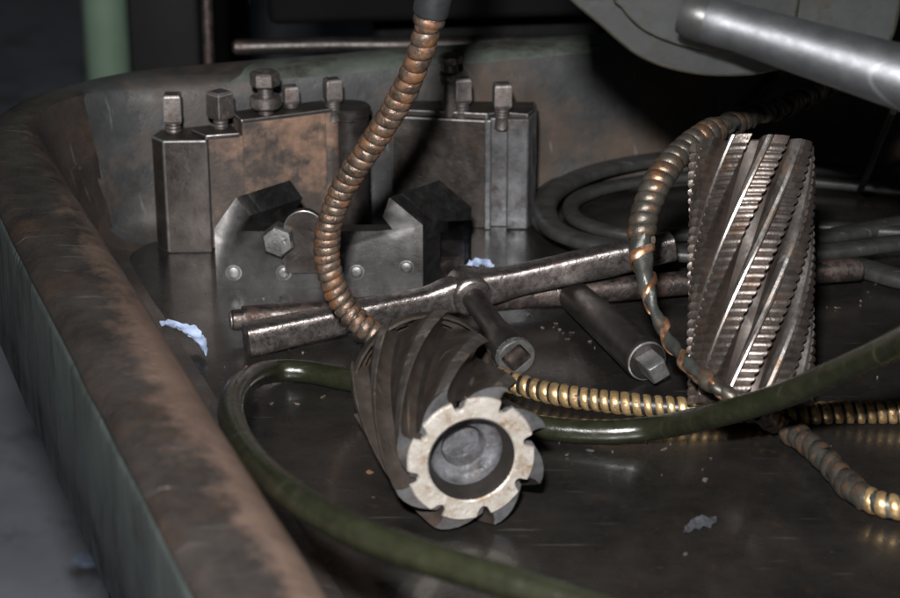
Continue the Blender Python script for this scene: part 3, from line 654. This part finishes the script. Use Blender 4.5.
winding_mb(tpth, lambda d: tr(d) + .0006, lambda d: .0055 + .016 * min(1, max(0, (d - d_b + .012) / .03)), lambda d: .0042 + .0008 * math.sin(d * 200), .0005, d_b - .012, d_c - .006, n=30, m=4, jit=.0006).obj('loose_copper_strip', 'copper', th_, sharp=70)
winding_mb(tpth, lambda d: .0040 + .0012 * math.sin(d * 130) ** 2, lambda d: .011 + .004 * math.sin(d * 170), .0065, .0010, .004, d_a + .004, n=24, m=4, jit=.0006).obj('ragged_wrapping', 'grimy_coil', th_, sharp=70)
winding_mb(tpth, lambda d: tr(d) + .0003, lambda d: .0085 + .003 * math.sin(d * 150), .0070, .0009, d_c - .030, d_e, n=24, m=4, jit=.0006).obj('ragged_wrapping', 'grimy_coil', th_, sharp=70)
winding_mb(tpth, .0047, .0052, .0038, .0007, d_e - .002, tpth.len - .001, n=22, m=5).obj('end_coil', 'brass_coil', th_, sharp=70)

# ---- dark green rubber hose looping round the lying cutter
hp = [D(1050, 250, .62), D(970, 302, .69), D(900, 342, .76), D(840, 371, .805), D(780, 396, .838), D(720, 414, .866), D(660, 427, .900), P(605, 432, .0065), P(545, 428, .0056), P(490, 418, .0056), P(430, 402, .0056), P(385, 388, .0056), P(345, 379, .0056), P(300, 371, .0056), P(264, 373, .010), D(239, 388, .87), D(231, 413, .82), D(245, 449, .765), D(285, 490, .705), D(345, 527, .67), D(415, 554, .65), D(490, 577, .635), D(565, 600, .625), D(650, 628, .615)]
hpth = Path(hp)
tag(tube_mb(hpth, .0054, 24, .004).obj('rubber_hose', 'green_hose', origin=(hp[8].x, hp[8].y, 0)), 'smooth dark green rubber hose looping round the lying cutter and over the rim', 'hose')

# ---- black rubber cable coiled in the rear corner
def cable(name, pts, r, label, flat=.8):
    pa = Path(pts); mb = MB(); rr = []; k = int(pa.len / .006)
    for i in range(k + 1):
        p, t, x, y = pa.at(pa.len * i / k); s_ = t.cross(Vector((0, 0, 1))).normalized(); up = s_.cross(t)
        rr.append([p + s_ * r * 1.3 * math.cos(a) * (1 - .12 * math.cos(2 * a)) + up * r * flat * math.copysign(abs(math.sin(a)) ** .7, math.sin(a)) for a in [2 * math.pi * j / 16 for j in range(16)]])
    c = pts[len(pts) // 2]
    return tag(mb.rings(rr).obj(name, 'rubber', origin=(c.x, c.y, 0)), label, 'cable')
zc = .0058
cable('rubber_cable', [P(1040, 212, zc), P(960, 217, zc), P(900, 224, zc), P(820, 238, zc), P(730, 249, zc), P(650, 251, zc), P(585, 242, zc), P(548, 227, zc), P(540, 206, zc), P(556, 187, zc), P(600, 172, zc), P(660, 164, zc), P(760, 164, zc), P(900, 178, zc), P(1040, 196, zc),
       P(1090, 215, .009), P(1040, 236, .012), P(960, 240, .014), P(900, 243, .015), P(820, 252, .0155), P(730, 256, .0155), P(650, 251, .0155), P(590, 243, .0155), P(553, 228, .0155), P(546, 204, .0155), P(566, 184, .0155), P(610, 168, .0155), P(680, 158, .0155), P(780, 160, .0155)], .0056,
      'black rubber cable coiled flat behind the two keys', .66)
cable('slim_cable', [P(1040, 228, .005), P(950, 232, .005), P(880, 231, .005), P(800, 226, .005), P(720, 232, .005), P(650, 236, .005), P(600, 229, .005), P(572, 215, .005), P(580, 197, .005), P(630, 183, .005), P(720, 176, .005), P(860, 186, .005), P(1040, 206, .005)], .0042, 'thin black cord lying inside the coiled rubber cable', .75)
cable('flat_cord', [P(1040, 300, .0055), P(960, 290, .0055), P(905, 280, .0055), P(862, 268, .0055), P(820, 256, .0055)], .0062, 'short black cord running out past the end of the driver key', .7)

# ================================================================== MACHINE PARTS OVERHEAD
# grey casting with a raised boss
def slab(pix, depth, thick, name, m, parent, bevel, tilt=.0):
    sp, _ = spline([Vector((px, py, 0)) for px, py in pix], 6.0)
    f = [D(v.x, v.y, depth + .019 * v.y / 100) for v in sp]
    return MB().rings([f, [v + Vector((0.0, thick, thick * .35)) for v in f]]).obj(name, m, parent, bevel=bevel, seg=4)
cs = thing('machine_casting', 'grey painted machine casting with rounded underside overhanging the ribbed cutter', 'machine part', D(690, -150, .85))
slab([(540, -260), (548, -40), (562, -6), (600, 28), (640, 60), (690, 76), (745, 78), (790, 70), (850, 60), (900, 20), (920, -260)], .82, .12, 'casting_body', 'cast_paint', cs, .014)
slab([(612, -260), (612, -20), (620, 8), (645, 33), (690, 50), (735, 56), (775, 44), (800, 0), (810, -260)], .814, .04, 'raised_boss', 'cast_paint', cs, .005)
ra, rb_, rc_ = D(712, 20, .795), D(890, 74, .78), D(1060, 128, .77)
cl_ = thing('clamp_lever', 'thick polished steel lever rod sticking out of the grey casting', 'lever', ra)
MB().lathe(ra, (rb_ - ra), [(-.006, .0085), (-.002, .0095), (.004, .0095), (.010, .0092), ((rb_ - ra).length, .0121), ((rc_ - ra).length, .0150)], 32).obj('rod', 'chrome', cl_)
MB().lathe(ra - (rb_ - ra).normalized() * .012, (rb_ - ra), [(0, .0085), (.003, .0095), (.0085, .0098), (.011, .0093)], 28).obj('collar', 'cast_paint', cl_)
# black lead hanging from the casting behind the cutter
bl = Path([D(810, 20, .86), D(800, 40, .98), D(776, 66, 1.06), D(757, 92, 1.06), D(735, 118, 1.05), D(725, 150, 1.07), P(730, 200, .02), P(745, 235, .02)])
tag(tube_mb(bl, .0058, 14, .004).obj('black_lead', 'black_tube', origin=bl.p[-1]), 'black electric lead hanging from the grey casting behind the ribbed cutter', 'cable')
wr = Path([D(893, 112, 1.02), D(880, 142, 1.06), D(866, 178, 1.12), P(860, 190, .004)])
tag(tube_mb(wr, .0019, 8, .006).obj('thin_wire', 'black_tube', origin=wr.p[-1]), 'thin stiff black wire standing behind the cutter against the rear wall', 'wire')

# ================================================================== SCRAPS AND SWARF
def scrap(name, pix, z, m, label, cat, thick=.0005, curl=.004, group=None):
    pts = [P(px, py, z) for px, py in pix]; c = sum(pts, Vector()) / len(pts); n = len(pts)
    def lift(p): return p + Vector((0, 0, curl * ((p.x - c.x) / .02) ** 2 + .0004))
    a = [lift(p) for p in pts]; b = [p + Vector((0, 0, thick)) for p in a]
    return tag(MB().rings([a, b]).obj(name, m, origin=(c.x, c.y, z)), label, cat, group)
def ribbon(name, line, widths, m, label, cat, curl, thick=.0005, seed=1):
    rn = random.Random(seed); pa = Path([P(px, py, z) for px, py, z in line]); rows = []; K = 26
    for i in range(K + 1):
        t = i / K; p, tg, x, y = pa.at(pa.len * t)
        s_ = tg.cross(Vector((0, 0, 1))).normalized()
        j = t * (len(widths) - 1); k = min(int(j), len(widths) - 2); wd = (widths[k] + (widths[k + 1] - widths[k]) * (j - k)) * rn.uniform(.82, 1.15)
        row = []
        for q_ in range(6):
            u = q_ / 5 * 2 - 1
            row.append(p + s_ * u * wd + Vector((0, 0, curl * u * u * rn.uniform(.7, 1.2) + .0006 * math.sin(t * 23 + u * 3))))
        rows.append(row + [v + Vector((0, 0, thick)) for v in row[::-1]])
    c = pa.p[len(pa.p) // 2]
    return tag(MB().rings(rows).obj(name, m, origin=(c.x, c.y, 0), sharp=60), label, cat)
ribbon('paper_scrap', [(163, 326, .012), (175, 328, .008), (188, 333, .006), (199, 342, .004), (206, 355, .003)], [.0022, .0034, .0040, .0022, .0008], 'paper', 'curved pale blue scrap lying at the foot of the worn rim', 'scrap', .0022, seed=4)
ribbon('paper_scrap', [(465, 270, .002), (474, 266, .004), (484, 265, .004), (493, 270, .002)], [.0018, .0040, .0042, .0015], 'paper', 'small pale blue scrap beside the clamp block', 'scrap', .0018, seed=9)
fp_ = P(702, 524)
ribbon('paint_flake', [(685, 532, .0004), (694, 526, .0004), (704, 522, .0006), (717, 519, .0004)], [.0008, .0030, .0048, .0010], 'flake', 'dull grey paint flake lying on the bare tray floor', 'flake', .0003, .0002, 12)
fl0 = P(88, 561, -0.549)
scrap('litter', [(72, 561), (80, 556), (95, 555), (102, 560), (97, 566), (82, 567)], -0.5495, 'paper', 'pale scrap lying on the workshop floor below the tray', 'litter', thick=.002, curl=.0)
# fine swarf nobody could count
mb = MB(); rnd = random.Random(3)
for i in range(95):
    px, py = rnd.uniform(180, 930), rnd.uniform(265, 610)
    if rnd.random() < .6: cx_, cy_, sp_ = rnd.choice(((290, 300, 40), (560, 330, 30), (860, 290, 22), (560, 440, 25), (330, 360, 40), (690, 450, 40))); px, py = rnd.gauss(cx_, sp_), rnd.gauss(cy_, sp_ * .5)
    p = P(px, py, .0004)
    sd = (p.x - LA.x) * LN.x + (p.y - LA.y) * LN.y
    if sd < .084 or p.y > 1.05: continue
    s_ = abs(rnd.gauss(.0, .00042)) + .0002; a = rnd.uniform(0, 6.28); ln = s_ * rnd.choice((1, 1, 1.5, 3))
    c, s2_ = math.cos(a), math.sin(a)
    q4 = [Vector((p.x + c * u - s2_ * v, p.y + s2_ * u + c * v, .0006 + u * .25)) for u, v in ((-ln, -s_), (ln, -s_ * .6), (ln * .7, s_), (-ln * .8, s_ * .7))]
    mb.rings([[v - Vector((0, 0, .0006)) for v in q4], q4])
tag(mb.obj('metal_chips', 'chips', origin=(0, .9, 0)), 'fine scattered metal chips on the oily tray floor', 'swarf', kind='stuff')
